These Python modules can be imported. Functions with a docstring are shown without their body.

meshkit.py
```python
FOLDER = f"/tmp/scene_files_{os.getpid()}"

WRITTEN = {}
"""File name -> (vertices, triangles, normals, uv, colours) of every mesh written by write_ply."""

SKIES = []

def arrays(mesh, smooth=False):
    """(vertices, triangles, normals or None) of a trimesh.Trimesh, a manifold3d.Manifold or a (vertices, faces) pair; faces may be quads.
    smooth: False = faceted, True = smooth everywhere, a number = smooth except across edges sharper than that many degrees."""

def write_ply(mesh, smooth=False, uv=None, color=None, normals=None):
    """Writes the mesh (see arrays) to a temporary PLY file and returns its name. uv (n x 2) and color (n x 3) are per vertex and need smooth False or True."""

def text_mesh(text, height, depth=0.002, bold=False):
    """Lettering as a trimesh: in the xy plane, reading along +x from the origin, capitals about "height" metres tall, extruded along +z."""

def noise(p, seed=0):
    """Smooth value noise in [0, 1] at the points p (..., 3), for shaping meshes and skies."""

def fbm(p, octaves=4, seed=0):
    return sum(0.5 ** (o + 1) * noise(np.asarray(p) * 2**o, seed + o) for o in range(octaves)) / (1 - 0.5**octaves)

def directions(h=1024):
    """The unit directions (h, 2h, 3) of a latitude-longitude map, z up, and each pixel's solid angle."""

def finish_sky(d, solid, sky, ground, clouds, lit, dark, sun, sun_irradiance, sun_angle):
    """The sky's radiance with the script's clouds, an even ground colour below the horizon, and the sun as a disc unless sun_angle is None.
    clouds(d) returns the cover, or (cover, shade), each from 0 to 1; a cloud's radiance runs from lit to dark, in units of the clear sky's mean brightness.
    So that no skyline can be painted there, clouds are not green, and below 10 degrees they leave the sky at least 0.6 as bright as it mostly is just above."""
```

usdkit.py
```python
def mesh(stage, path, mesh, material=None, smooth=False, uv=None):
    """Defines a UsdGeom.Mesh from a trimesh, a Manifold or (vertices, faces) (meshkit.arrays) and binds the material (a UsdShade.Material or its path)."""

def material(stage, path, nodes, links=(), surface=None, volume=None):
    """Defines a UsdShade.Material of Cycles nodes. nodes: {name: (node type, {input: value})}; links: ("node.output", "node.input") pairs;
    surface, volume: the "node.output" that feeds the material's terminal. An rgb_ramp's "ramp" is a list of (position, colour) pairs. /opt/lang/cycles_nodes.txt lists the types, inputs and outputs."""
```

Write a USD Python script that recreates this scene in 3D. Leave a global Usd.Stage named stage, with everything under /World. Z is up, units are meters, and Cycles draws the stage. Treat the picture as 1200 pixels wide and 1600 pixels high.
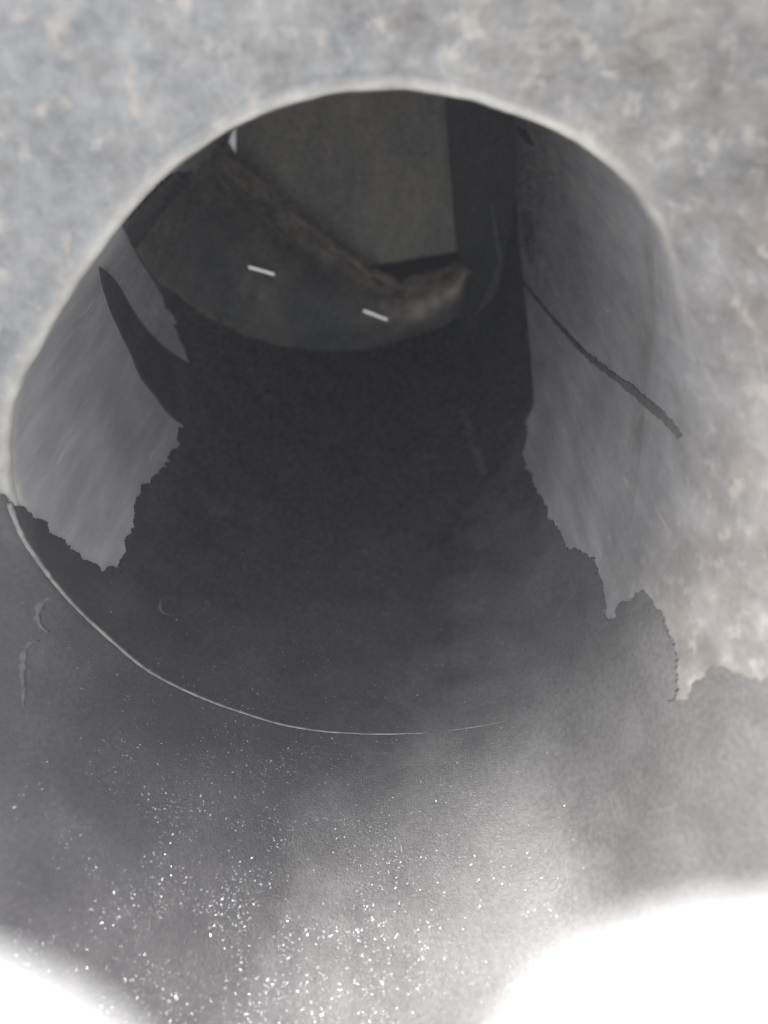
import math, random
import numpy as np
import trimesh
import usdkit
from meshkit import fbm, noise
from scipy.interpolate import LinearNDInterpolator
from scipy.spatial import Delaunay
from shapely import Polygon, Point, LineString, prepare, contains_xy
from pxr import Usd, UsdGeom, UsdLux, UsdShade, Gf, Sdf, Vt

rng = np.random.default_rng(7)
random.seed(7)
stage = Usd.Stage.CreateInMemory()
UsdGeom.SetStageUpAxis(stage, 'Z')
UsdGeom.SetStageMetersPerUnit(stage, 1.0)
world = UsdGeom.Xform.Define(stage, '/World')
stage.SetDefaultPrim(world.GetPrim())
UsdGeom.Scope.Define(stage, '/World/Looks')

# ------------------------------------------------------------------ camera
PITCH = math.radians(36.0)
EYE = np.array([0.0124, -0.2040, 0.1110])          # mouth of the pipe at the origin, bore runs along +Y
RIGHT = np.array([1.0, 0, 0])
FWD = np.array([0, math.cos(PITCH), -math.sin(PITCH)])
UP = np.array([0, math.sin(PITCH), math.cos(PITCH)])
FPX, CX, CY = 1209.0, 600.0, 800.0                 # survey of the photograph: 1200 x 1600
EXPOSURE = 2.35
cam = UsdGeom.Camera.Define(stage, '/World/camera')
M = Gf.Matrix4d(*RIGHT, 0, *UP, 0, *(-FWD), 0, *EYE, 1)
cam.AddTransformOp().Set(M)
cam.CreateHorizontalApertureAttr(24.0)
cam.CreateVerticalApertureAttr(32.0)
cam.CreateFocalLengthAttr(24.0 * FPX / 1200)
cam.CreateFStopAttr(6.2)
cam.CreateFocusDistanceAttr(0.268)
cam.CreateClippingRangeAttr(Gf.Vec2f(0.005, 1000))
cam.CreateExposureAttr(EXPOSURE)

# ------------------------------------------------------------------ sky and sun
SUN_EL, SUN_AZ = math.radians(62), math.radians(-56)
SUN = np.array([math.cos(SUN_EL) * math.sin(SUN_AZ), math.cos(SUN_EL) * math.cos(SUN_AZ), math.sin(SUN_EL)])
usdkit.material(stage, '/World/Looks/sky_look', {
    'sky': ('sky_texture', {'sky_type': 'single_scattering', 'sun_disc': False, 'sun_elevation': SUN_EL,
                            'sun_rotation': math.atan2(SUN[0], SUN[1]), 'aerosol_density': 3.0}),
    'soft': ('hsv', {'saturation': 0.2}),
    'bg': ('background_shader', {'strength': 0.10})},
    [('sky.color', 'soft.color'), ('soft.color', 'bg.color')], surface='bg.background')
dome = UsdLux.DomeLight.Define(stage, '/World/sky')
UsdShade.MaterialBindingAPI.Apply(dome.GetPrim()).Bind(UsdShade.Material.Get(stage, '/World/Looks/sky_look'))
sun = UsdLux.DistantLight.Define(stage, '/World/sun')
sun.CreateNormalizeAttr(True)
sun.CreateIntensityAttr(.43)
sun.CreateAngleAttr(25.0)
sun.CreateColorAttr(Gf.Vec3f(1.0, 0.97, 0.93))
zl = SUN
xl = np.cross([0, 1.0, 0.01], zl); xl /= np.linalg.norm(xl)
yl = np.cross(zl, xl)
sun.AddTransformOp().Set(Gf.Matrix4d(*xl, 0, *yl, 0, *zl, 0, *(SUN * 5), 1))

# ------------------------------------------------------------------ helpers
def unique(path):
    if not stage.GetPrimAtPath(path):
        return path
    k = 1
    while stage.GetPrimAtPath(f'{path}_{k:03d}'):
        k += 1
    return f'{path}_{k:03d}'

def thing(name, label, cat, loc=(0, 0, 0)):
    x = UsdGeom.Xform.Define(stage, unique('/World/' + name))
    x.AddTranslateOp().Set(Gf.Vec3d(*loc))
    p = x.GetPrim()
    p.SetCustomDataByKey('label', label); p.SetCustomDataByKey('category', cat)
    return p

def obj(name, mesh, mat, parent=None, smooth=40, label=None, kind=None):
    base = str(parent.GetPath()) if parent is not None else '/World'
    m = usdkit.mesh(stage, unique(f'{base}/{name}'), mesh, mat, smooth=smooth)
    p = m.GetPrim()
    if label: p.SetCustomDataByKey('label', label)
    if kind: p.SetCustomDataByKey('kind', kind)
    return p

def ray(px, py):
    return RIGHT * (px - CX) / FPX + UP * (CY - py) / FPX + FWD

def at(px, py, y):                                  # the point of the place that lies on the upright plane at depth y
    d = ray(px, py)
    return EYE + d * (y - EYE[1]) / d[1]

def project(P):
    q = np.asarray(P) - EYE
    w = q @ FWD
    return np.stack([CX + FPX * (q @ RIGHT) / w, CY - FPX * (q @ UP) / w], -1)

def grid_faces(n, m, wrap=False):
    i, j = np.meshgrid(np.arange(n if wrap else n - 1), np.arange(m - 1), indexing='ij')
    i2 = (i + 1) % n
    a, b, c, d = i * m + j, i2 * m + j, i2 * m + j + 1, i * m + j + 1
    return np.stack([a, b, c, d], -1).reshape(-1, 4)

def smoothstep(a, b, x):
    t = np.clip((x - a) / (b - a), 0, 1)
    return t * t * (3 - 2 * t)

def solid_sheet(front, back, n, m):
    """Closed slab from two n x m grids of points."""
    f = grid_faces(n, m)
    V = np.vstack([front, back]); o = n * m
    F = [f, (f + o)[:, ::-1]]
    idx = np.arange(n * m).reshape(n, m)
    for e in (idx[:, 0], idx[::-1, -1], idx[0, ::-1], idx[-1, :]):
        F.append(np.stack([e[:-1], e[:-1] + o, e[1:] + o, e[1:]], -1))
    return V, np.vstack(F)

def tube(points, radius, sides=10, cap=True):
    P = np.asarray(points, float); n = len(P)
    r = np.broadcast_to(np.asarray(radius, float), (n,))
    T = np.gradient(P, axis=0); T /= np.linalg.norm(T, axis=1, keepdims=True)
    ref = np.array([0, 0, 1.0]) if abs(T[:, 2]).mean() < .8 else np.array([1.0, 0, 0])
    A = np.cross(T, ref); A /= np.linalg.norm(A, axis=1, keepdims=True)
    B = np.cross(T, A)
    a = np.arange(sides) / sides * 2 * math.pi
    V = (P[:, None] + r[:, None, None] * (np.cos(a)[None, :, None] * A[:, None] + np.sin(a)[None, :, None] * B[:, None])).reshape(-1, 3)
    F = []
    for i in range(n - 1):
        for k in range(sides):
            k2 = (k + 1) % sides
            F.append([i * sides + k, i * sides + k2, (i + 1) * sides + k2, (i + 1) * sides + k])
    m = [[x[0], x[1], x[2]] for x in F] + [[x[0], x[2], x[3]] for x in F]
    if cap:
        V = np.vstack([V, P[:1], P[-1:]]); c0, c1 = len(V) - 2, len(V) - 1
        for k in range(sides):
            k2 = (k + 1) % sides
            m.append([c0, k2, k]); m.append([c1, (n - 1) * sides + k, (n - 1) * sides + k2])
    return V, np.array(m)

def rounded_box(x0, x1, y0, y1, z0, z1, r=0.002):
    import manifold3d as m3
    pts = []
    s = m3.Manifold.sphere(r, 12)
    parts = [s.translate((x, y, z)) for x in (x0 + r, x1 - r) for y in (y0 + r, y1 - r) for z in (z0 + r, z1 - r)]
    return m3.Manifold.batch_hull(parts)

# ------------------------------------------------------------------ materials
def stage_material(n): return UsdShade.Material.Get(stage, '/World/Looks/' + n)
def dusty(name, cols, scale, rough=0.6, bump=0.25, bscale=600, stretch=(1, 1, 1), speck=None, spec=0.35, dist=0.0006, fine=None):
    n = {'g': ('geometry', {}), 'map': ('mapping', {'scale': stretch}),
         'n1': ('noise_texture', {'scale': scale, 'detail': 3.0, 'roughness': 0.65}),
         'r1': ('rgb_ramp', {'ramp': cols}),
         'n2': ('noise_texture', {'scale': bscale, 'detail': 1.0, 'roughness': 0.6}),
         'b': ('bump', {'strength': bump, 'distance': dist}),
         'p': ('principled_bsdf', {'roughness': rough, 'specular_ior_level': spec})}
    l = [('g.position', 'map.vector'), ('map.vector', 'n1.vector'), ('n1.fac', 'r1.fac'),
         ('g.position', 'n2.vector'), ('n2.fac', 'b.height'), ('b.normal', 'p.normal')]
    col = 'r1.color'
    if fine:
        n['n3'] = ('noise_texture', {'scale': fine[0], 'detail': 4.0, 'roughness': 0.6})
        n['r3'] = ('rgb_ramp', {'ramp': fine[1]})
        n['mx'] = ('mix_color', {'blend_type': 'multiply', 'fac': 1.0})
        l += [('map.vector', 'n3.vector'), ('n3.fac', 'r3.fac'), (col, 'mx.a'), ('r3.color', 'mx.b')]
        col = 'mx.result'
    if speck:                                       # dirt specks: (scale, threshold, colour)
        n['v'] = ('noise_texture', {'scale': speck[0], 'detail': 2.0})
        n['rv'] = ('rgb_ramp', {'ramp': [(0, (0, 0, 0)), (speck[1], (0, 0, 0)), (min(1, speck[1] + .06), (1, 1, 1)), (1, (1, 1, 1))]})
        n['ms'] = ('mix_color', {'blend_type': 'mix', 'b': speck[2]})
        l += [('map.vector', 'v.vector'), ('v.fac', 'rv.fac'), ('rv.color', 'ms.fac'), (col, 'ms.a')]
        col = 'ms.result'
    l.append((col, 'p.base_color'))
    return usdkit.material(stage, '/World/Looks/' + name, n, l, surface='p.BSDF')

g = lambda v, w=1.0, b=1.0: (v * w, v, v * b)
def wall_look():
    n = {'g': ('geometry', {}), 'sep': ('separate_xyz', {}),
         'za': ('attribute', {'attribute': 'zone'}), 'wa': ('attribute', {'attribute': 'wear'}),
         # dusty collar: bluish grey on the left, brown dirt towards the right
         'c1': ('noise_texture', {'scale': 75.0, 'detail': 4.0, 'roughness': .75}),
         'cr': ('rgb_ramp', {'ramp': [(.26, g(.125)), (.43, g(.18)), (.57, g(.225, 1.01, .98)), (.76, g(.30, 1.03, .95))]}),
         'c2': ('noise_texture', {'scale': 95.0, 'detail': 3.0, 'roughness': .72}),
         'cx': ('map_range', {'from_min': -.12, 'from_max': .10, 'to_min': .28, 'to_max': .70, 'clamp': True}),
         'cs': ('math', {'math_type': 'subtract'}),
         'cm': ('map_range', {'from_min': -.28, 'from_max': .10, 'to_min': .85, 'to_max': 0.0, 'clamp': True}),
         'cb': ('mix_color', {'blend_type': 'multiply', 'b': (.80, .725, .65)}),
         'sp': ('noise_texture', {'scale': 190.0, 'detail': 2.0}),
         'spr': ('rgb_ramp', {'ramp': [(0, (0, 0, 0)), (.58, (0, 0, 0)), (.74, (.75, .75, .75)), (1, (1, 1, 1))]}),
         'spm': ('mix_color', {'b': (.34, .31, .275)}),
         # bore: plainer grey, drawn out along the pipe
         'bm': ('mapping', {'scale': (1, .16, 1)}),
         'b1': ('noise_texture', {'scale': 160.0, 'detail': 3.0, 'roughness': .66}),
         'br': ('rgb_ramp', {'ramp': [(.28, g(.30, 1.03, 1.02)), (.5, g(.355, 1.03, 1.01)), (.72, g(.42, 1.03, .99))]}),
         'b2': ('noise_texture', {'scale': 26.0, 'detail': 1.0}),
         'b2r': ('rgb_ramp', {'ramp': [(.3, g(.82)), (.7, g(1.0))]}),
         'bmx': ('mix_color', {'blend_type': 'multiply', 'fac': 1.0}),
         'sc': ('noise_texture', {'scale': 230.0, 'detail': 1.0}),
         'scr': ('rgb_ramp', {'ramp': [(0, (0, 0, 0)), (.73, (0, 0, 0)), (.80, (.6, .6, .6)), (1, (.8, .8, .8))]}),
         'scm': ('mix_color', {'b': (.58, .53, .46)}),
         'zone': ('mix_color', {}),
         'w1': ('noise_texture', {'scale': 110.0, 'detail': 2.0, 'roughness': .6}),
         'wr': ('rgb_ramp', {'ramp': [(.3, g(.38, 1.04, .92)), (.7, g(.60, 1.04, .89))]}),
         'wear': ('mix_color', {}),
         'f1': ('noise_texture', {'scale': 420.0, 'detail': 2.0, 'roughness': .65}),
         'bp': ('bump', {'strength': .35, 'distance': .0006}),
         'p': ('principled_bsdf', {'roughness': .55, 'specular_ior_level': .4})}
    l = [('g.position', f'{k}.vector') for k in ('sep', 'c1', 'c2', 'sp', 'bm', 'b2', 'w1', 'f1')]
    l += [('bm.vector', 'b1.vector'), ('bm.vector', 'sc.vector'), ('c1.fac', 'cr.fac'), ('sep.x', 'cx.value'), ('c2.fac', 'cs.value1'), ('cx.result', 'cs.value2'),
          ('cs.value', 'cm.value'), ('cm.result', 'cb.fac'), ('cr.color', 'cb.a'), ('sp.fac', 'spr.fac'), ('spr.color', 'spm.fac'), ('cb.result', 'spm.a'),
          ('b1.fac', 'br.fac'), ('b2.fac', 'b2r.fac'), ('br.color', 'bmx.a'), ('b2r.color', 'bmx.b'), ('sc.fac', 'scr.fac'), ('scr.color', 'scm.fac'), ('bmx.result', 'scm.a'),
          ('za.fac', 'zone.fac'), ('spm.result', 'zone.a'), ('scm.result', 'zone.b'), ('w1.fac', 'wr.fac'), ('wa.fac', 'wear.fac'), ('zone.result', 'wear.a'), ('wr.color', 'wear.b'),
          ('wear.result', 'p.base_color'), ('f1.fac', 'bp.height'), ('bp.normal', 'p.normal')]
    return usdkit.material(stage, '/World/Looks/pipe_wall_look', n, l, surface='p.BSDF')
M_wall = wall_look()
M_tar = usdkit.material(stage, '/World/Looks/black_tar', {
    'g': ('geometry', {}), 'sep': ('separate_xyz', {}),
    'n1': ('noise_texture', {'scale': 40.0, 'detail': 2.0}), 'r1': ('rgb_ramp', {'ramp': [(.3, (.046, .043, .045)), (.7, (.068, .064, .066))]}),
    'n3': ('noise_texture', {'scale': 28.0, 'detail': 3.0, 'roughness': .7}),        # glare veil put into the colour: patchily paler towards lip and right
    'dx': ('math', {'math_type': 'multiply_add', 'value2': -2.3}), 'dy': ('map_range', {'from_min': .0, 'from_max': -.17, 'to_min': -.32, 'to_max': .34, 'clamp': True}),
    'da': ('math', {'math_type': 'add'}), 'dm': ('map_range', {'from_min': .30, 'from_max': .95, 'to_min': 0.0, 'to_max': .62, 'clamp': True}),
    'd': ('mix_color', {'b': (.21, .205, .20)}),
    'n4': ('noise_texture', {'scale': 700.0, 'detail': 1.0}), 'r4': ('rgb_ramp', {'ramp': [(.3, g(.8)), (.7, g(1.05))]}), 'mx': ('mix_color', {'blend_type': 'multiply', 'fac': 1.0}),
    'n2': ('noise_texture', {'scale': 1700.0, 'detail': 1.0}), 'b': ('bump', {'strength': .5, 'distance': .0003}),
    'p': ('principled_bsdf', {'roughness': .5, 'specular_ior_level': .55})},
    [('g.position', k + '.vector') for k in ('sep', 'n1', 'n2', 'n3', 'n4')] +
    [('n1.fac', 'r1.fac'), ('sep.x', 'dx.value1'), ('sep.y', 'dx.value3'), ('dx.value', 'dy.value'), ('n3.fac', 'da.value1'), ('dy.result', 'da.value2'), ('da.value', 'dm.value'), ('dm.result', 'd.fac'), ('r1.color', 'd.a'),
     ('n4.fac', 'r4.fac'), ('d.result', 'mx.a'), ('r4.color', 'mx.b'), ('mx.result', 'p.base_color'), ('n2.fac', 'b.height'), ('b.normal', 'p.normal')], surface='p.BSDF')
M_dark = dusty('dark_steel', [(0.3, (.022, .022, .021)), (0.7, (.040, .038, .036))], 40, rough=.55)
M_baffle = usdkit.material(stage, '/World/Looks/sooty_plate', {
    'g': ('geometry', {}), 'wa': ('attribute', {'attribute': 'wear'}),
    'n1': ('noise_texture', {'scale': 26.0, 'detail': 6.0, 'roughness': .65}), 'r1': ('rgb_ramp', {'ramp': [(.3, g(.06)), (.52, g(.115, 1.03, .95)), (.75, g(.20, 1.05, .90))]}),
    'n2': ('noise_texture', {'scale': 75.0, 'detail': 6.0, 'roughness': .7}), 'r2': ('rgb_ramp', {'ramp': [(.3, (.13, .10, .08)), (.5, (.33, .28, .23)), (.72, (.52, .46, .39))]}),
    'ad': ('math', {'math_type': 'multiply_add', 'value2': 1.5, 'value3': -.72}), 'ws': ('math', {'math_type': 'add', 'use_clamp': True}), 'wm': ('math', {'math_type': 'multiply', 'use_clamp': True}),
    'm': ('mix_color', {}), 'b': ('bump', {'strength': .4, 'distance': .002}), 'p': ('principled_bsdf', {'roughness': .65, 'specular_ior_level': .3})},
    [('g.position', 'n1.vector'), ('g.position', 'n2.vector'), ('n1.fac', 'r1.fac'), ('n2.fac', 'r2.fac'), ('n2.fac', 'ad.value1'), ('ad.value', 'ws.value1'), ('wa.fac', 'ws.value2'),
     ('ws.value', 'wm.value1'), ('wa.fac', 'wm.value2'), ('wm.value', 'm.fac'), ('r1.color', 'm.a'), ('r2.color', 'm.b'), ('m.result', 'p.base_color'), ('n2.fac', 'b.height'), ('b.normal', 'p.normal')], surface='p.BSDF')
M_worn = dusty('rusty_worn_edge', [(0.3, (.14, .105, .08)), (0.55, (.33, .27, .215)), (0.75, (.46, .40, .33))], 70, rough=.7, fine=(420, [(0.3, g(.6)), (.7, g(1.0))]))
M_panel = dusty('grey_panel', [(0.3, (.25, .23, .205)), (0.55, (.32, .295, .26)), (0.75, (.39, .36, .31))], 30, stretch=(1, 1, .4), rough=.65, fine=(300, [(0.3, g(.85)), (.7, g(1.0))]))
M_faint = dusty('faint_dry_mark', [(0.3, g(.075, 1.03, .93)), (0.7, g(.13, 1.03, .93))], 300, rough=.7)
M_stain = dusty('faint_stain_grey', [(0.3, g(.17)), (0.7, g(.23))], 200, rough=.6)
M_pale = dusty('pale_scuff', [(0.3, g(.13, 1, .95)), (0.7, g(.26, 1.02, .93))], 300, rough=.6)
M_glare_edge = dusty('glare_edge_white', [(0.3, g(.62)), (0.7, g(.70))], 30, rough=.6)
M_ground = dusty('pale_concrete', [(0.3, g(.32, 1.02, .95)), (0.7, g(.42, 1.02, .95))], 8, rough=.85)
M_clip = usdkit.material(stage, '/World/Looks/bright_metal', {'p': ('principled_bsdf', {'base_color': (.55, .54, .51), 'metallic': 1.0, 'roughness': .35})}, [], surface='p.BSDF')
M_glint = usdkit.material(stage, '/World/Looks/glint_flake_metal', {'p': ('principled_bsdf', {'base_color': (.65, .65, .66), 'metallic': 1.0, 'roughness': .28, 'specular_ior_level': .8})}, [], surface='p.BSDF')

# ------------------------------------------------------------------ the mouth: ring curve measured in the photograph
ring_px = np.array([(600, 137), (690, 145), (765, 162), (830, 185), (900, 215), (950, 255), (995, 295), (1025, 345), (1042, 395), (1057, 470),
                    (1066, 560), (1062, 660), (1048, 760), (1018, 870), (972, 965), (925, 1045), (870, 1102), (800, 1125), (720, 1140), (650, 1147), (590, 1148),
                    (520, 1145), (450, 1135), (380, 1115), (300, 1085), (230, 1048), (160, 990), (100, 930), (60, 875), (30, 825), (12, 775), (8, 720),
                    (10, 660), (20, 615), (50, 565), (90, 490), (125, 435), (165, 380), (235, 295), (300, 240), (345, 212), (380, 192), (450, 160), (525, 145)], float)
mid = np.array([535.0, 641.0])
rel = ring_px - mid
ang = np.arctan2(-rel[:, 1], rel[:, 0]); rad = np.hypot(rel[:, 0], rel[:, 1])
NT = 720
phi = np.linspace(-math.pi, math.pi, NT, endpoint=False)
o = np.argsort(ang)
rr = np.interp(phi, ang[o], rad[o], period=2 * math.pi)
k = np.exp(-0.5 * (np.arange(-20, 21) / 7.0) ** 2); k /= k.sum()
rr = np.convolve(np.concatenate([rr[-20:], rr, rr[:20]]), k, 'valid')
pxr = mid[None] + rr[:, None] * np.stack([np.cos(phi), -np.sin(phi)], -1)
yr = -0.015 + 0.015 * np.sin(phi)                    # the mouth is cut slightly slanting: its foot stands forward
P = np.array([at(a[0], a[1], y) for a, y in zip(pxr, yr)])
cen = P.mean(0)
alpha = np.arctan2(P[:, 2] - cen[2], P[:, 0] - cen[0])
def around(vals):                                    # values at -180,-135,...,135 degrees
    a = np.radians(np.arange(-180, 180, 45)); v = np.asarray(vals, float)
    x = (alpha + math.pi) / (math.pi / 4); i = np.floor(x).astype(int) % 8; t = x - np.floor(x)
    p0, p1, p2, p3 = v[(i - 1) % 8], v[i], v[(i + 1) % 8], v[(i + 2) % 8]
    return np.clip(.5 * (2 * p1 + (p2 - p0) * t + (2 * p0 - 5 * p1 + 4 * p2 - p3) * t ** 2 + (3 * p1 - p0 - 3 * p2 + p3) * t ** 3), v.min(), v.max())
#             left  low-l  low  low-r right  up-r  top  up-l
out_w = around([.90, .30, .05, .06, .34, .82, 1.0, 1.0])
back_w = around([.50, 1.0, 1.0, 1.0, 1.0, .45, .06, .22])
length = around([.125, .145, .150, .130, .080, .062, .036, .105])  # left side lengthened out of view to shade the coating
fillet = around([.0045, .0015, .0012, .006, .032, .0045, .0035, .0038])
radial = np.stack([np.cos(alpha), 0 * alpha, np.sin(alpha)], -1)
C = radial * out_w[:, None] + np.array([0, -1.0, 0]) * back_w[:, None]
C /= np.linalg.norm(C, axis=1, keepdims=True)
YEND = 0.36
NC, NF, NB = 90, 24, 130
def profile_points():
    rows = []
    for s in np.linspace(1, 0, NC) ** 1.5:           # collar, from its outer edge to the fillet
        d = fillet + s * (length - fillet)
        rows.append(P + C * d[:, None])
    for t in np.linspace(0, 1, NF + 2)[1:-1]:
        A, B = P + C * fillet[:, None], P + np.array([0, 1.0, 0]) * fillet[:, None]
        rows.append((1 - t) ** 2 * A + 2 * t * (1 - t) * P + t * t * B)
    for s in np.linspace(0, 1, NB) ** 1.4:
        q = P.copy(); q[:, 1] = (P[:, 1] + fillet) * (1 - s) + YEND * s
        rows.append(q)
    return np.stack(rows, 1)                         # NT x NR x 3
S = profile_points(); NR = S.shape[1]
drop = np.clip(-S[..., 1] - 0.105, 0, None)          # the lip rolls over at the front
S[..., 2] -= 6.0 * drop ** 2 * np.clip(-np.sin(alpha), 0, 1)[:, None]
def normals(G):
    dt = np.roll(G, -1, 0) - np.roll(G, 1, 0)
    ds = np.gradient(G, axis=1)
    n = np.cross(dt, ds); return n / np.maximum(np.linalg.norm(n, axis=-1, keepdims=True), 1e-12)
N = normals(S)
inward = np.array([0, 0, 0]) + cen - S; inward[..., 1] = -0.02
if (N * inward).sum(-1).mean() < 0: N = -N
row = np.arange(NR)
w_col = smoothstep(NC + 2, NC - 45, row)[None, :]
w_rim = np.exp(-((row - (NC + NF / 2)) / 14.0) ** 2)[None, :]
lump = (fbm(S * 70, 4, 3) - .5) * 0.0050 + (fbm(S * 260, 3, 9) - .5) * 0.0016
top_side = smoothstep(-0.55, 0.1, np.sin(alpha))[:, None]
S = S + N * (lump * w_col * (.15 + .85 * top_side) + ((fbm(S * 120, 3, 5) - .5) * 0.0014 + .0009) * w_rim * top_side + (fbm(S * 40, 3, 6) - .5) * 0.0012 * smoothstep(NC + NF, NC + NF + 15, row)[None])[..., None]
N = normals(S)
if (N * inward).sum(-1).mean() < 0: N = -N

pipe = thing('metal_pipe', 'round grey metal pipe mouth with dusty collar, pale rim and black coating inside', 'pipe')
along = np.concatenate([-np.linspace(1, 0, NC) ** 1.5, np.zeros(NF), np.linspace(0, 1, NB) ** 1.4])
dist = np.where(row[None] < NC, -(fillet[:, None] + along[None] * -1 * (length - fillet)[:, None]), np.where(row[None] < NC + NF, (-1 + 2 * (row[None] - NC) / NF) * fillet[:, None], along[None] * YEND))
soft = around([.002, .002, .003, .06, .09, .006, .002, .002])[:, None]
zone = smoothstep(-soft, soft, dist + (fbm(S * 60, 3, 31) - .5) * soft * 1.2)
wear = np.exp(-(dist / around([.0030, .002, .001, .001, .002, .0021, .0018, .0022])[:, None]) ** 2) * around([.95, .8, .5, .1, .0, .6, .8, .9])[:, None]
wear = np.clip(wear * (1.25 - .7 * fbm(S * 160, 3, 33)), 0, 1)
def strip(name, r0, r1, label=None):
    p = obj(name, (S[:, r0:r1 + 1].reshape(-1, 3), grid_faces(NT, r1 - r0 + 1, True)), M_wall, pipe, True, label)
    api = UsdGeom.PrimvarsAPI(p)
    for nm, a in (('zone', zone), ('wear', wear)):
        api.CreatePrimvar(nm, Sdf.ValueTypeNames.FloatArray, 'vertex').Set(Vt.FloatArray.FromNumpy(a[:, r0:r1 + 1].astype(np.float32).ravel()))
    m = UsdGeom.Mesh(p); m.GetNormalsAttr().Set(Vt.Vec3fArray.FromNumpy(N[:, r0:r1 + 1].reshape(-1, 3).astype(np.float32)))
RA, RB = NC - 6, NC + NF - 1
strip('collar', 0, RA)
strip('rim', RA, RB, 'pale worn rounded rim of the opening')
strip('bore', RB, NR - 1)
# outside skin of the pipe, seen from the side
SK = S[::6, ::6] - N[::6, ::6] * 0.007
edge0, edge1 = S[::6, 0:1], S[::6, -1:]
sk = np.concatenate([edge0, SK, edge1], 1)
obj('outer_skin', (sk.reshape(-1, 3), grid_faces(sk.shape[0], sk.shape[1], True)), M_dark, pipe, True)

# ------------------------------------------------------------------ inverse map: photograph position -> place on the wall
sub_t, sub_r = np.arange(0, NT, 3), np.unique(np.concatenate([np.arange(0, NR, 2), [NR - 1]]))
GS, GN = S[np.ix_(sub_t, sub_r)], N[np.ix_(sub_t, sub_r)]
facing = (GN * (EYE - GS)).sum(-1) / np.linalg.norm(EYE - GS, axis=-1)
ahead = ((GS - EYE) @ FWD) > 0.03
ok = (facing > 0.0) & ahead
pp = project(GS[ok])
keep = (np.abs(pp[:, 0] - 600) < 1500) & (pp[:, 1] > -300) & (pp[:, 1] < 2600)
# forget places hidden behind the rim or collar: nearer point of the mesh on the same cell wins
posn = np.hstack([GS[ok], GN[ok]])[keep]; pk = pp[keep]
in_ring = Polygon(pxr)
row_of = np.broadcast_to(sub_r[None], GS.shape[:2])[ok][keep]
prepare(in_ring)
inside = contains_xy(in_ring, pk[:, 0], pk[:, 1])
vis = (row_of < NC + NF) | inside
wall = LinearNDInterpolator(pk[vis], posn[vis])

def jag(points, amp, rough, seed, closed=False):
    """Polyline with ragged fractal detail (photograph units)."""
    r = np.random.default_rng(seed); out = []
    for a, b in zip(points[:-1], points[1:]):
        a, b = np.array(a, float), np.array(b, float); L = np.linalg.norm(b - a)
        n = max(2, int(L / 2.2)); t = np.arange(n) / n
        nrm = np.array([-(b - a)[1], (b - a)[0]]) / max(L, 1e-6)
        q = a[None] + t[:, None] * (b - a)[None]
        h = np.interp(np.arange(n), np.linspace(0, n, max(3, n // 3)), r.normal(0, 1, max(3, n // 3))) * .6 + r.normal(0, .35, n)
        h += np.interp(np.arange(n), np.linspace(0, n, max(3, n // 9)), r.normal(0, 1, max(3, n // 9))) * rough
        w = np.minimum(1, np.minimum(t, 1 - t) * L / 4)
        out.append(q + (h * amp * w)[:, None] * nrm)
    out.append(np.array(points[-1:], float))
    return np.vstack(out)
def curve(points, step=5):
    p = np.array(points, float); t = np.concatenate([[0], np.cumsum(np.linalg.norm(np.diff(p, axis=0), axis=1))])
    from scipy.interpolate import PchipInterpolator
    u = np.linspace(0, t[-1], max(4, int(t[-1] / step)))
    return np.stack([PchipInterpolator(t, p[:, i])(u) for i in range(2)], -1)

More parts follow.
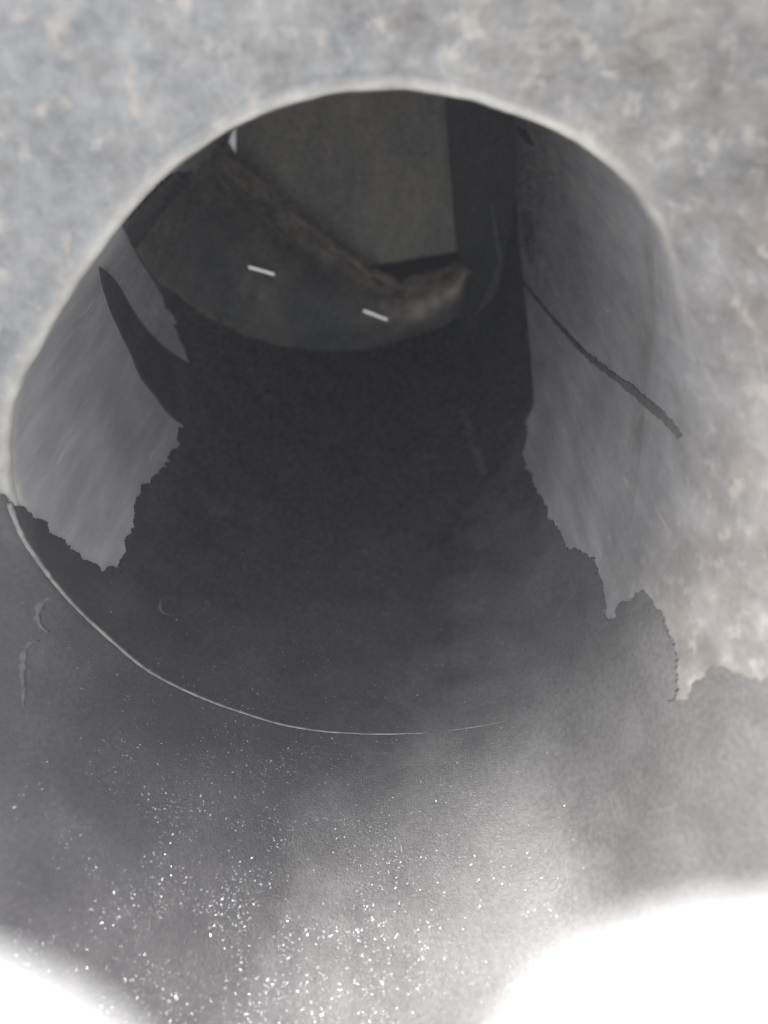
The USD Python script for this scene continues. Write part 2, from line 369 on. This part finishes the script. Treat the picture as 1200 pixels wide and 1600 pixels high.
def film(poly_px, thick, spacing=7, seed=1, wobble=.25):
    """A thin layer lying on the wall: closed skin with its own edge."""
    poly = Polygon(poly_px).buffer(0)
    if poly.geom_type != 'Polygon': poly = max(poly.geoms, key=lambda q: q.area)
    b = np.array(poly.exterior.coords)[:-1]
    x0, y0, x1, y1 = poly.bounds
    gx, gy = np.meshgrid(np.arange(x0, x1, spacing), np.arange(y0, y1, spacing * .87)); gx[1::2] += spacing / 2
    inn = poly.buffer(-spacing * .45); prepare(inn); prepare(poly)
    q = np.stack([gx.ravel(), gy.ravel()], -1); q = q[contains_xy(inn, q[:, 0], q[:, 1])] if not inn.is_empty else q[:0]
    pts = np.vstack([b, q]); W = wall(pts); good = ~np.isnan(W[:, 0])
    tri = Delaunay(pts).simplices
    c = pts[tri].mean(1)
    tri = tri[contains_xy(poly, c[:, 0], c[:, 1]) & good[tri].all(1)]
    used = np.unique(tri); re = -np.ones(len(pts), int); re[used] = np.arange(len(used))
    W = W[used]; tri = re[tri]; low = 1.0
    pos, nor = W[:, :3], W[:, 3:]; nor /= np.linalg.norm(nor, axis=1, keepdims=True)
    th = thick * low * (1 + wobble * (fbm(pos * 90, 3, seed) - .5) * 2)
    top = pos + nor * th[:, None]; bot = pos - nor * 0.0004
    fn = np.cross(top[tri[:, 1]] - top[tri[:, 0]], top[tri[:, 2]] - top[tri[:, 0]])
    flip = (fn * nor[tri[:, 0]]).sum(1) < 0
    tri[flip] = tri[flip][:, ::-1]
    e = np.vstack([tri[:, [0, 1]], tri[:, [1, 2]], tri[:, [2, 0]]]); key = {}
    for a_, b_ in e: key[(a_, b_)] = 1
    be = np.array([(a_, b_) for (a_, b_) in key if (b_, a_) not in key])
    n = len(top)
    side = np.vstack([np.stack([be[:, 0], be[:, 0] + n, be[:, 1] + n], -1), np.stack([be[:, 0], be[:, 1] + n, be[:, 1]], -1)])
    return np.vstack([top, bot]), np.vstack([tri, tri[:, ::-1] + n, side]), (pos, nor)

# black coating outline
L1 = curve([(178, 322), (196, 362), (215, 400), (240, 440), (256, 468)])
L2 = jag([(256, 468), (258, 478), (273, 500), (279, 500), (272, 508), (280, 532), (288, 548), (296, 570)], 2.2, .4, 2)
L3 = curve([(296, 570), (272, 555), (252, 540), (225, 512), (200, 475), (184, 446), (172, 430), (154, 416)])
L4 = curve([(154, 416), (160, 448), (170, 480), (190, 525), (205, 556), (218, 588), (244, 622), (252, 634), (268, 652), (290, 668)])
L5 = jag([(290, 668), (278, 668), (277, 688), (281, 694), (268, 704), (262, 714), (257, 724), (260, 731), (250, 734), (240, 744), (236, 756), (222, 757), (220, 770), (212, 778),
          (210, 800), (211, 823), (206, 833), (198, 838), (196, 855), (194, 866), (187, 874), (186, 896), (176, 886), (170, 886), (160, 897), (154, 888), (148, 882), (135, 876), (122, 866), (110, 860), (100, 850), (85, 838), (66, 814), (52, 812), (40, 800), (20, 790), (4, 772), (-12, 768), (-60, 775), (-160, 790)], 3.4, .4, 3)
R0 = jag([(1420, 1085), (1260, 1090), (1205, 1055), (1190, 1064), (1176, 1060), (1150, 1052), (1132, 1041), (1112, 1042), (1107, 1058), (1098, 1064), (1085, 1068), (1078, 1094), (1064, 1094), (1048, 1098),
          (1058, 1085), (1060, 1040), (1054, 1010), (1046, 984), (1036, 958), (1022, 940), (1006, 922), (996, 926), (980, 940), (970, 944), (964, 966), (950, 968), (946, 940), (940, 905), (930, 872), (918, 866), (902, 858), (888, 860),
          (880, 842), (866, 815), (856, 800), (850, 785), (838, 762), (832, 740), (824, 735), (818, 716), (822, 690), (824, 655)], 3.0, .4, 4)
R1 = curve([(824, 655), (834, 628), (830, 570), (824, 500), (816, 430), (808, 340), (806, 310)])
poly_main = np.vstack([L1[:-1], L2[:-1], L3[:-1], L4[:-1], L5[:-1], [(-300, 900), (-300, 2100), (1500, 2100)],
                       R0[:-1], R1, [(770, 470), (735, 500), (690, 500), (600, 530), (500, 535), (410, 515), (320, 475), (270, 430), (264, 400), (262, 340), (300, 268), (262, 272), (215, 312)]])
poly_clip = Polygon(poly_main).buffer(0).intersection(Polygon(pxr).buffer(-5).union(Polygon([(-400, 778), (1500, 640), (1500, 2200), (-400, 2200)])))
if poly_clip.geom_type != 'Polygon': poly_clip = max(poly_clip.geoms, key=lambda q: q.area)
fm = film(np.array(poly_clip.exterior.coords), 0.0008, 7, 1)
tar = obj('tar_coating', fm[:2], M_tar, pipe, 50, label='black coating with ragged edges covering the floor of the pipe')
# streaks and spots of the same black on the right wall
def ribbon(pts, widths):
    c = curve(pts, 4); n = len(c); w = np.interp(np.linspace(0, 1, n), np.linspace(0, 1, len(widths)), widths) * .5
    r = np.random.default_rng(5); w = w * (1 + .25 * r.normal(0, 1, n))
    T = np.gradient(c, axis=0); T /= np.linalg.norm(T, axis=1, keepdims=True); Q = np.stack([-T[:, 1], T[:, 0]], -1)
    return np.vstack([c + Q * w[:, None], (c - Q * w[:, None])[::-1]])
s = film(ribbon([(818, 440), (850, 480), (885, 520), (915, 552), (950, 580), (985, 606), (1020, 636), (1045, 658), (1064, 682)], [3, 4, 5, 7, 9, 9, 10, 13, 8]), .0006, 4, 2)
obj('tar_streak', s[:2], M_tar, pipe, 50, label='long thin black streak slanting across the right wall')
s = film(jag([(808, 198), (822, 204), (828, 214), (836, 226), (824, 224), (814, 212), (808, 198)], .8, .4, 8), .0006, 4, 3)
obj('tar_spot', s[:2], M_tar, pipe, 50, label='small black spot high on the right wall')
s = film(jag([(816, 332), (832, 330), (838, 370), (836, 410), (826, 412), (818, 380), (816, 332)], .8, .4, 9), .0003, 4, 4)
obj('faint_stain', s[:2], M_stain, pipe, 50, label='faint upright dark stain on the right wall')

def on_wall(pts, lift):
    W = wall(np.asarray(pts, float)); W = W[~np.isnan(W[:, 0])]
    n = W[:, 3:] / np.linalg.norm(W[:, 3:], axis=1, keepdims=True)
    return W[:, :3] + n * lift
# the ridge of the rim showing through the coating
i0 = [(12, 785), (30, 832), (60, 880), (100, 932), (160, 991), (230, 1049), (300, 1086), (380, 1116), (450, 1136), (520, 1146), (590, 1149), (650, 1148), (720, 1141), (800, 1126), (880, 1098)]
cr = on_wall(curve(i0, 3), .0006)
rw = np.interp(np.linspace(0, 1, len(cr)), [0, .3, .6, .8, 1], [.0009, .00065, .00045, .0003, .0001]) * (1 + .55 * (fbm(cr * 700, 3, 4) - .5))
obj('worn_ridge', tube(cr, rw, 8), M_pale, tar, True, label='thin pale ridge of the rim showing through the black')
for pts, wd in (([(92, 930), (72, 935), (60, 948), (57, 965), (64, 980), (76, 988)], .0005), ([(60, 1002), (44, 1006), (36, 1020), (34, 1050), (36, 1080), (36, 1106)], .0006),
                ([(258, 934), (248, 944), (250, 956), (262, 962)], .0002)):
    s = film(ribbon(pts, [4, 9, 11, 10, 8, 4] if wd > .0003 else [2, 4, 2]), .0009, 4, 7)
    obj('dried_ring', s[:2], M_faint, tar, True, label='faint curved dried smudge on the black coating')
s = film(ribbon([(722, 640), (734, 672), (744, 705), (758, 745)], [5, 15, 18, 6]), .0009, 4, 6)
obj('pale_streak', s[:2], M_faint, tar, 50, label='faint pale streak on the black floor of the pipe')
# metal flakes made for the glints on the coating, thickest near the lip
def scatter(n, sampler, rmin, rmax, seed):
    r = np.random.default_rng(seed); ico = trimesh.creation.icosphere(1, 1.0); V, F = [], []
    pts = sampler(r, n); W = wall(pts); k2 = ~np.isnan(W[:, 0]); W = W[k2]
    rad_ = rmin * (rmax / rmin) ** (r.random(len(W)) ** 2.2)
    for w_, q in zip(W, rad_):
        nn = w_[3:] / np.linalg.norm(w_[3:]); a = np.cross(nn, r.normal(size=3)); a /= np.linalg.norm(a); b = np.cross(nn, a)
        sx = 1 + 1.6 * r.random(); tl = nn + r.normal(0, .33, 3); tl /= np.linalg.norm(tl); a = np.cross(tl, r.normal(size=3)); a /= np.linalg.norm(a); b = np.cross(tl, a)
        v = ico.vertices @ np.stack([a * sx * q, b * q * (.5 + .5 * r.random()), tl * q * .3]); F.append(ico.faces + len(V) * len(v)); V.append(v + w_[:3] + nn * .0008)
    return np.vstack(V), np.vstack(F)
prepare(PM := Polygon(poly_main).buffer(-6))
def sam(r, n):
    q = np.stack([r.normal(480, 230, n * 4), 1600 - np.abs(r.normal(0, 290, n * 4)) + r.normal(0, 40, n * 4)], -1)
    q = np.vstack([q, np.stack([r.normal(580, 170, n // 6), r.uniform(740, 1250, n // 6)], -1)])
    lim = 960 - np.clip(q[:, 1] - 1380, 0, 400) * .6 - 60 * r.random(len(q))
    q = q[contains_xy(PM, q[:, 0], q[:, 1]) & (q[:, 0] < lim) & (q[:, 0] > 20) & (q[:, 1] < 1680)]
    cl = fbm(np.stack([q[:, 0] / 60, q[:, 1] / 60, 0 * q[:, 0]], -1), 3, 11)
    q = q[r.random(len(q)) < smoothstep(.15, .85, cl) * .8 + .15]
    return q[r.permutation(len(q))][:n]
dv = scatter(7500, sam, .00007, .00022, 21)
obj('droplets', dv, M_glint, tar, True, label='tiny metal flakes for the glints scattered over the black coating', kind='stuff')

# ------------------------------------------------------------------ inside: curved baffle plate with two bright strips
def wall_y(px, py, lo=0.05, hi=0.35):
    w = wall([(px, py)])[0]
    return float(np.clip(w[1], lo, hi)) if not np.isnan(w[0]) else hi
topc = curve([(300, 160), (345, 215), (385, 258), (420, 290), (460, 328), (500, 364), (530, 388), (565, 412), (600, 432), (630, 446), (643, 437), (690, 422), (728, 408)], 6)
botc = curve([(150, 270), (190, 340), (215, 392), (255, 452), (300, 490), (345, 513), (400, 534), (450, 547), (510, 551), (570, 547), (640, 528), (692, 512), (720, 490), (729, 462), (731, 436)], 6)
n = 90
def resample(c, n):
    t = np.concatenate([[0], np.cumsum(np.linalg.norm(np.diff(c, axis=0), axis=1))]); u = np.linspace(0, t[-1], n)
    return np.stack([np.interp(u, t, c[:, i]) for i in range(2)], -1)
tc, bc = resample(topc, n), resample(botc, n)
m = 26
front = np.zeros((n, m, 3))
ybot = np.array([min(0.285, wall_y(*q)) for q in bc]); ybot = np.convolve(np.pad(ybot, 8, 'edge'), np.ones(17) / 17, 'valid')
for j in range(m):
    t = j / (m - 1)
    q = tc * (1 - t) + bc * t
    yy = (0.305 * (1 - t) + (ybot + .004) * t) - 0.022 * math.sin(math.pi * t)
    for i in range(n):
        front[i, j] = at(q[i, 0], q[i, 1], yy[i])
dv_ = np.gradient(front, axis=0); du_ = np.gradient(front, axis=1)
nn = np.cross(dv_, du_); nn /= np.maximum(np.linalg.norm(nn, axis=-1, keepdims=True), 1e-9)
if (nn * (EYE - front)).sum(-1).mean() < 0: nn = -nn
front = front + nn * ((fbm(front * 60, 3, 8) - .5) * .003)[..., None]
baff = thing('curved_baffle', 'curved sooty metal plate with rusty top edge standing across the far end of the pipe', 'baffle plate')
pl = obj('plate', solid_sheet(front.reshape(-1, 3), (front - nn * .003).reshape(-1, 3), n, m), M_baffle, baff, True)
ii, jj = np.meshgrid(np.linspace(0, 1, n), np.linspace(0, 1, m), indexing='ij')
pw = np.clip(1.1 * np.exp(-(jj / (.15 + .12 * ii)) ** 2) + .9 * smoothstep(.62, .84, ii) * smoothstep(1.05, .5, jj) + .9 * smoothstep(.34, .08, ii) * smoothstep(.6, .1, jj) + .45 * smoothstep(.86, 1, jj) * smoothstep(.65, .4, ii), 0, 1)
UsdGeom.PrimvarsAPI(pl).CreatePrimvar('wear', Sdf.ValueTypeNames.FloatArray, 'vertex').Set(Vt.FloatArray.FromNumpy(np.tile(pw.ravel(), 2).astype(np.float32)))
# worn thickened lip along the upper edge
le = front[:, 0]; lr = np.interp(np.linspace(0, 1, n), [0, .35, .6, .8, 1], [.0022, .0028, .0036, .0055, .0035]) * (1 + .5 * (fbm(le * 110, 3, 12) - .5))
lipV, lipF = tube(le - np.array([0, 0, .003]), lr, 14)
lipV = lipV + ((fbm(lipV * 200, 3, 13) - .5) * .0025)[:, None]
obj('worn_edge', (lipV, lipF), M_worn, baff, True, label='brown worn thick edge along the top of the plate')
def on_plate(px, py):
    fr = front.reshape(-1, 3); d2 = ((project(fr) - [px, py]) ** 2).sum(1)
    k = np.argsort(d2)[:8]; i = k[np.argmin(((fr[k] - EYE) ** 2).sum(1))]; return fr[i]
for a_, b_ in (((393, 411), (438, 424)), ((571, 487), (612, 503))):
    pa, pb = on_plate(*a_), on_plate(*b_)
    m0 = (pa + pb) / 2; eye_ = (EYE - m0) / np.linalg.norm(EYE - m0); mid_ = m0 + eye_ * .006
    tgt = np.array([0, -.55, .13]) - mid_
    fn_ = eye_ + tgt / np.linalg.norm(tgt); fn_ /= np.linalg.norm(fn_)            # face tilted to mirror the outside daylight to the eye, for brightness
    ab = ray(*b_) - ray(*a_); ax = np.cross(fn_, np.cross(eye_, ab)); ax /= np.linalg.norm(ax)
    if ax @ ab < 0: ax = -ax
    w_ = np.cross(fn_, ax); L_ = np.linalg.norm(ab) * np.linalg.norm(EYE - m0) * .9
    rb = rounded_box(-.5 * L_, .5 * L_, -.0011, .0011, -.0005, .0005, .0004).to_mesh()
    obj('metal_clip', (rb.vert_properties[:, :3] @ np.stack([ax, w_, fn_]) + mid_, np.array(rb.tri_verts)), M_clip, baff, 30,
        label='short bright metal strip at the left of the dark plate' if a_[0] < 500 else 'short bright metal strip near the right end of the plate')

# ------------------------------------------------------------------ inside: flat panel behind, dark upright beside it
pan = thing('back_panel', 'flat brownish grey panel standing upright behind the curved plate', 'panel')
yp = 0.335
c1, c2, c3, c4 = at(368, 60, yp), at(694, 60, yp), at(718, 392, yp), at(590, 414, yp)
c5, c6 = at(560, 418, yp), at(368, 440, yp)
pg = Polygon([(c[0], c[2]) for c in (c1, c2, c3, c4, c5, c6)]).buffer(-.003).buffer(.003)
pm = trimesh.creation.extrude_polygon(pg, .005, engine='earcut')
pv = np.array(pm.vertices); pv = np.stack([pv[:, 0], yp + pv[:, 2], pv[:, 1]], -1)
obj('panel', (pv, np.array(pm.faces)), M_panel, pan, 30)
up = thing('dark_upright', 'dark upright bar between the grey panel and the right wall of the pipe', 'post')
yu = 0.315
a1, a2, a3, a4 = at(690, 40, yu), at(812, 40, yu), at(830, 640, yu), at(728, 560, yu)
pg = Polygon([(c[0], c[2]) for c in (a1, a2, a3, a4)])
um = trimesh.creation.extrude_polygon(pg, .02, engine='earcut')
uv_ = np.array(um.vertices); uv_ = np.stack([uv_[:, 0], yu + uv_[:, 2], uv_[:, 1]], -1)
obj('bar', (uv_, np.array(um.faces)), M_dark, up, 30)
for pts in ([(768, 318), (776, 370), (784, 430), (792, 490), (800, 560)], [(768, 480), (764, 510), (755, 546)]):
    c = np.array([at(q[0], q[1], yu - .001) for q in curve(pts, 8)])
    obj('pale_seam', tube(c, .0007, 8), M_stain, up, True, label='thin pale line running down the dark bar')

# ------------------------------------------------------------------ white sheet added close to the viewer to make the corner glare
led = thing('casing_edge', 'white sheet added close to the viewer, out of focus to make the glare at the bottom corners', 'added sheet', (0, 0, 0))
ZL = .089
def at_z(px, py, z):
    d = ray(px, py); return (EYE + d * (z - EYE[2]) / d[2])[:2]
outline = [at_z(*q, ZL) for q in curve([(-260, 1440), (-20, 1540), (80, 1590), (170, 1660), (280, 1790), (500, 1800), (640, 1760), (760, 1740), (850, 1615), (925, 1530), (1020, 1478), (1120, 1458), (1450, 1440)], 20)]
pg = Polygon(list(outline) + [(.16, -.185), (.16, -.30), (-.16, -.30), (-.16, -.19)]).buffer(0)
if pg.geom_type != 'Polygon': pg = max(pg.geoms, key=lambda q: q.area)
lm = trimesh.creation.extrude_polygon(pg, .004, engine='earcut'); lm.apply_translation((0, 0, ZL - .004))
obj('flange', lm, M_glare_edge, led, 30)
for sx in (-1, 1):
    obj('bracket', rounded_box(min(sx * .150, sx * .160), max(sx * .150, sx * .160), -.30, -.20, -.6, ZL - .004, .002), M_glare_edge, led, 30)

# ------------------------------------------------------------------ chamber closing the far end
ch = thing('end_chamber', 'dark closed metal box behind the far end of the pipe', 'box')
x0, x1, z0, z1, ya, yb = -.17, .17, -.16, .16, .33, .46
def bx(a, b): return trimesh.creation.box(bounds=[a, b])
hole = at(354, 215, yb)
obj('wall', bx((x0, yb, z0), (hole[0] - .020, yb + .006, z1)), M_dark, ch)
obj('wall', bx((hole[0] + .012, yb, z0), (x1, yb + .006, z1)), M_dark, ch)
obj('wall', bx((hole[0] - .020, yb, hole[2] + .03), (hole[0] + .012, yb + .006, z1)), M_dark, ch)
obj('wall', bx((hole[0] - .020, yb, z0), (hole[0] + .012, yb + .006, hole[2] - .03)), M_dark, ch)
obj('side', bx((x0 - .006, ya, z0), (x0, yb + .006, z1)), M_dark, ch)
obj('side', bx((x1, ya, z0), (x1 + .006, yb + .006, z1)), M_dark, ch)
obj('top', bx((x0 - .006, ya, z1), (x1 + .006, yb + .006, z1 + .006)), M_dark, ch)
obj('bottom', bx((x0 - .006, ya, z0 - .006), (x1 + .006, yb + .006, z0)), M_dark, ch)
# front plate around the bore
ringp = [(q[0], q[2]) for q in S[:, -1][::8]]
fp = Polygon([(x0, z0), (x1, z0), (x1, z1), (x0, z1)]).difference(Polygon(ringp).buffer(.001))
fmh = trimesh.creation.extrude_polygon(fp, .006, engine='earcut'); fv = np.array(fmh.vertices)
obj('front_plate', (np.stack([fv[:, 0], ya + fv[:, 2], fv[:, 1]], -1), np.array(fmh.faces)), M_dark, ch)

# ------------------------------------------------------------------ what stands outside
pb = at(350, 215, .60)  # post added behind the hole to give the gap its lit tone
post = thing('pale_post', 'pale grey post added so the gap left of the grey panel shows light grey', 'post', (pb[0], .60, -.6))
obj('shaft', rounded_box(-.05, .03, 0, .05, 0, .95, .004), M_stain, post, 30)
gr = obj('ground', trimesh.creation.box(bounds=[(-4, -4, -.8), (4, 4, -.6)]), M_ground, None, False, kind='structure')
gr.SetCustomDataByKey('label', 'pale concrete ground beneath the pipe'); gr.SetCustomDataByKey('category', 'ground')
stage.GetPrimAtPath('/World/sky').SetCustomDataByKey('kind', 'structure')

# ------------------------------------------------------------------ thin haze added to lift the blacks as lens veil does
HAZE = 0.05
usdkit.material(stage, '/World/Looks/haze_look', {'v': ('principled_volume', {'color': (.90, .93, 1.0), 'density': HAZE, 'anisotropy': .2})}, [], volume='v.volume')
hz = obj('haze', trimesh.creation.box(bounds=[(-5, -5, -1.8), (5, 5, .42)]), stage_material('haze_look'), None, False, kind='stuff')
hz.SetCustomDataByKey('label', 'thin bluish haze added around the pipe as a stand-in for lens glare'); hz.SetCustomDataByKey('category', 'haze')
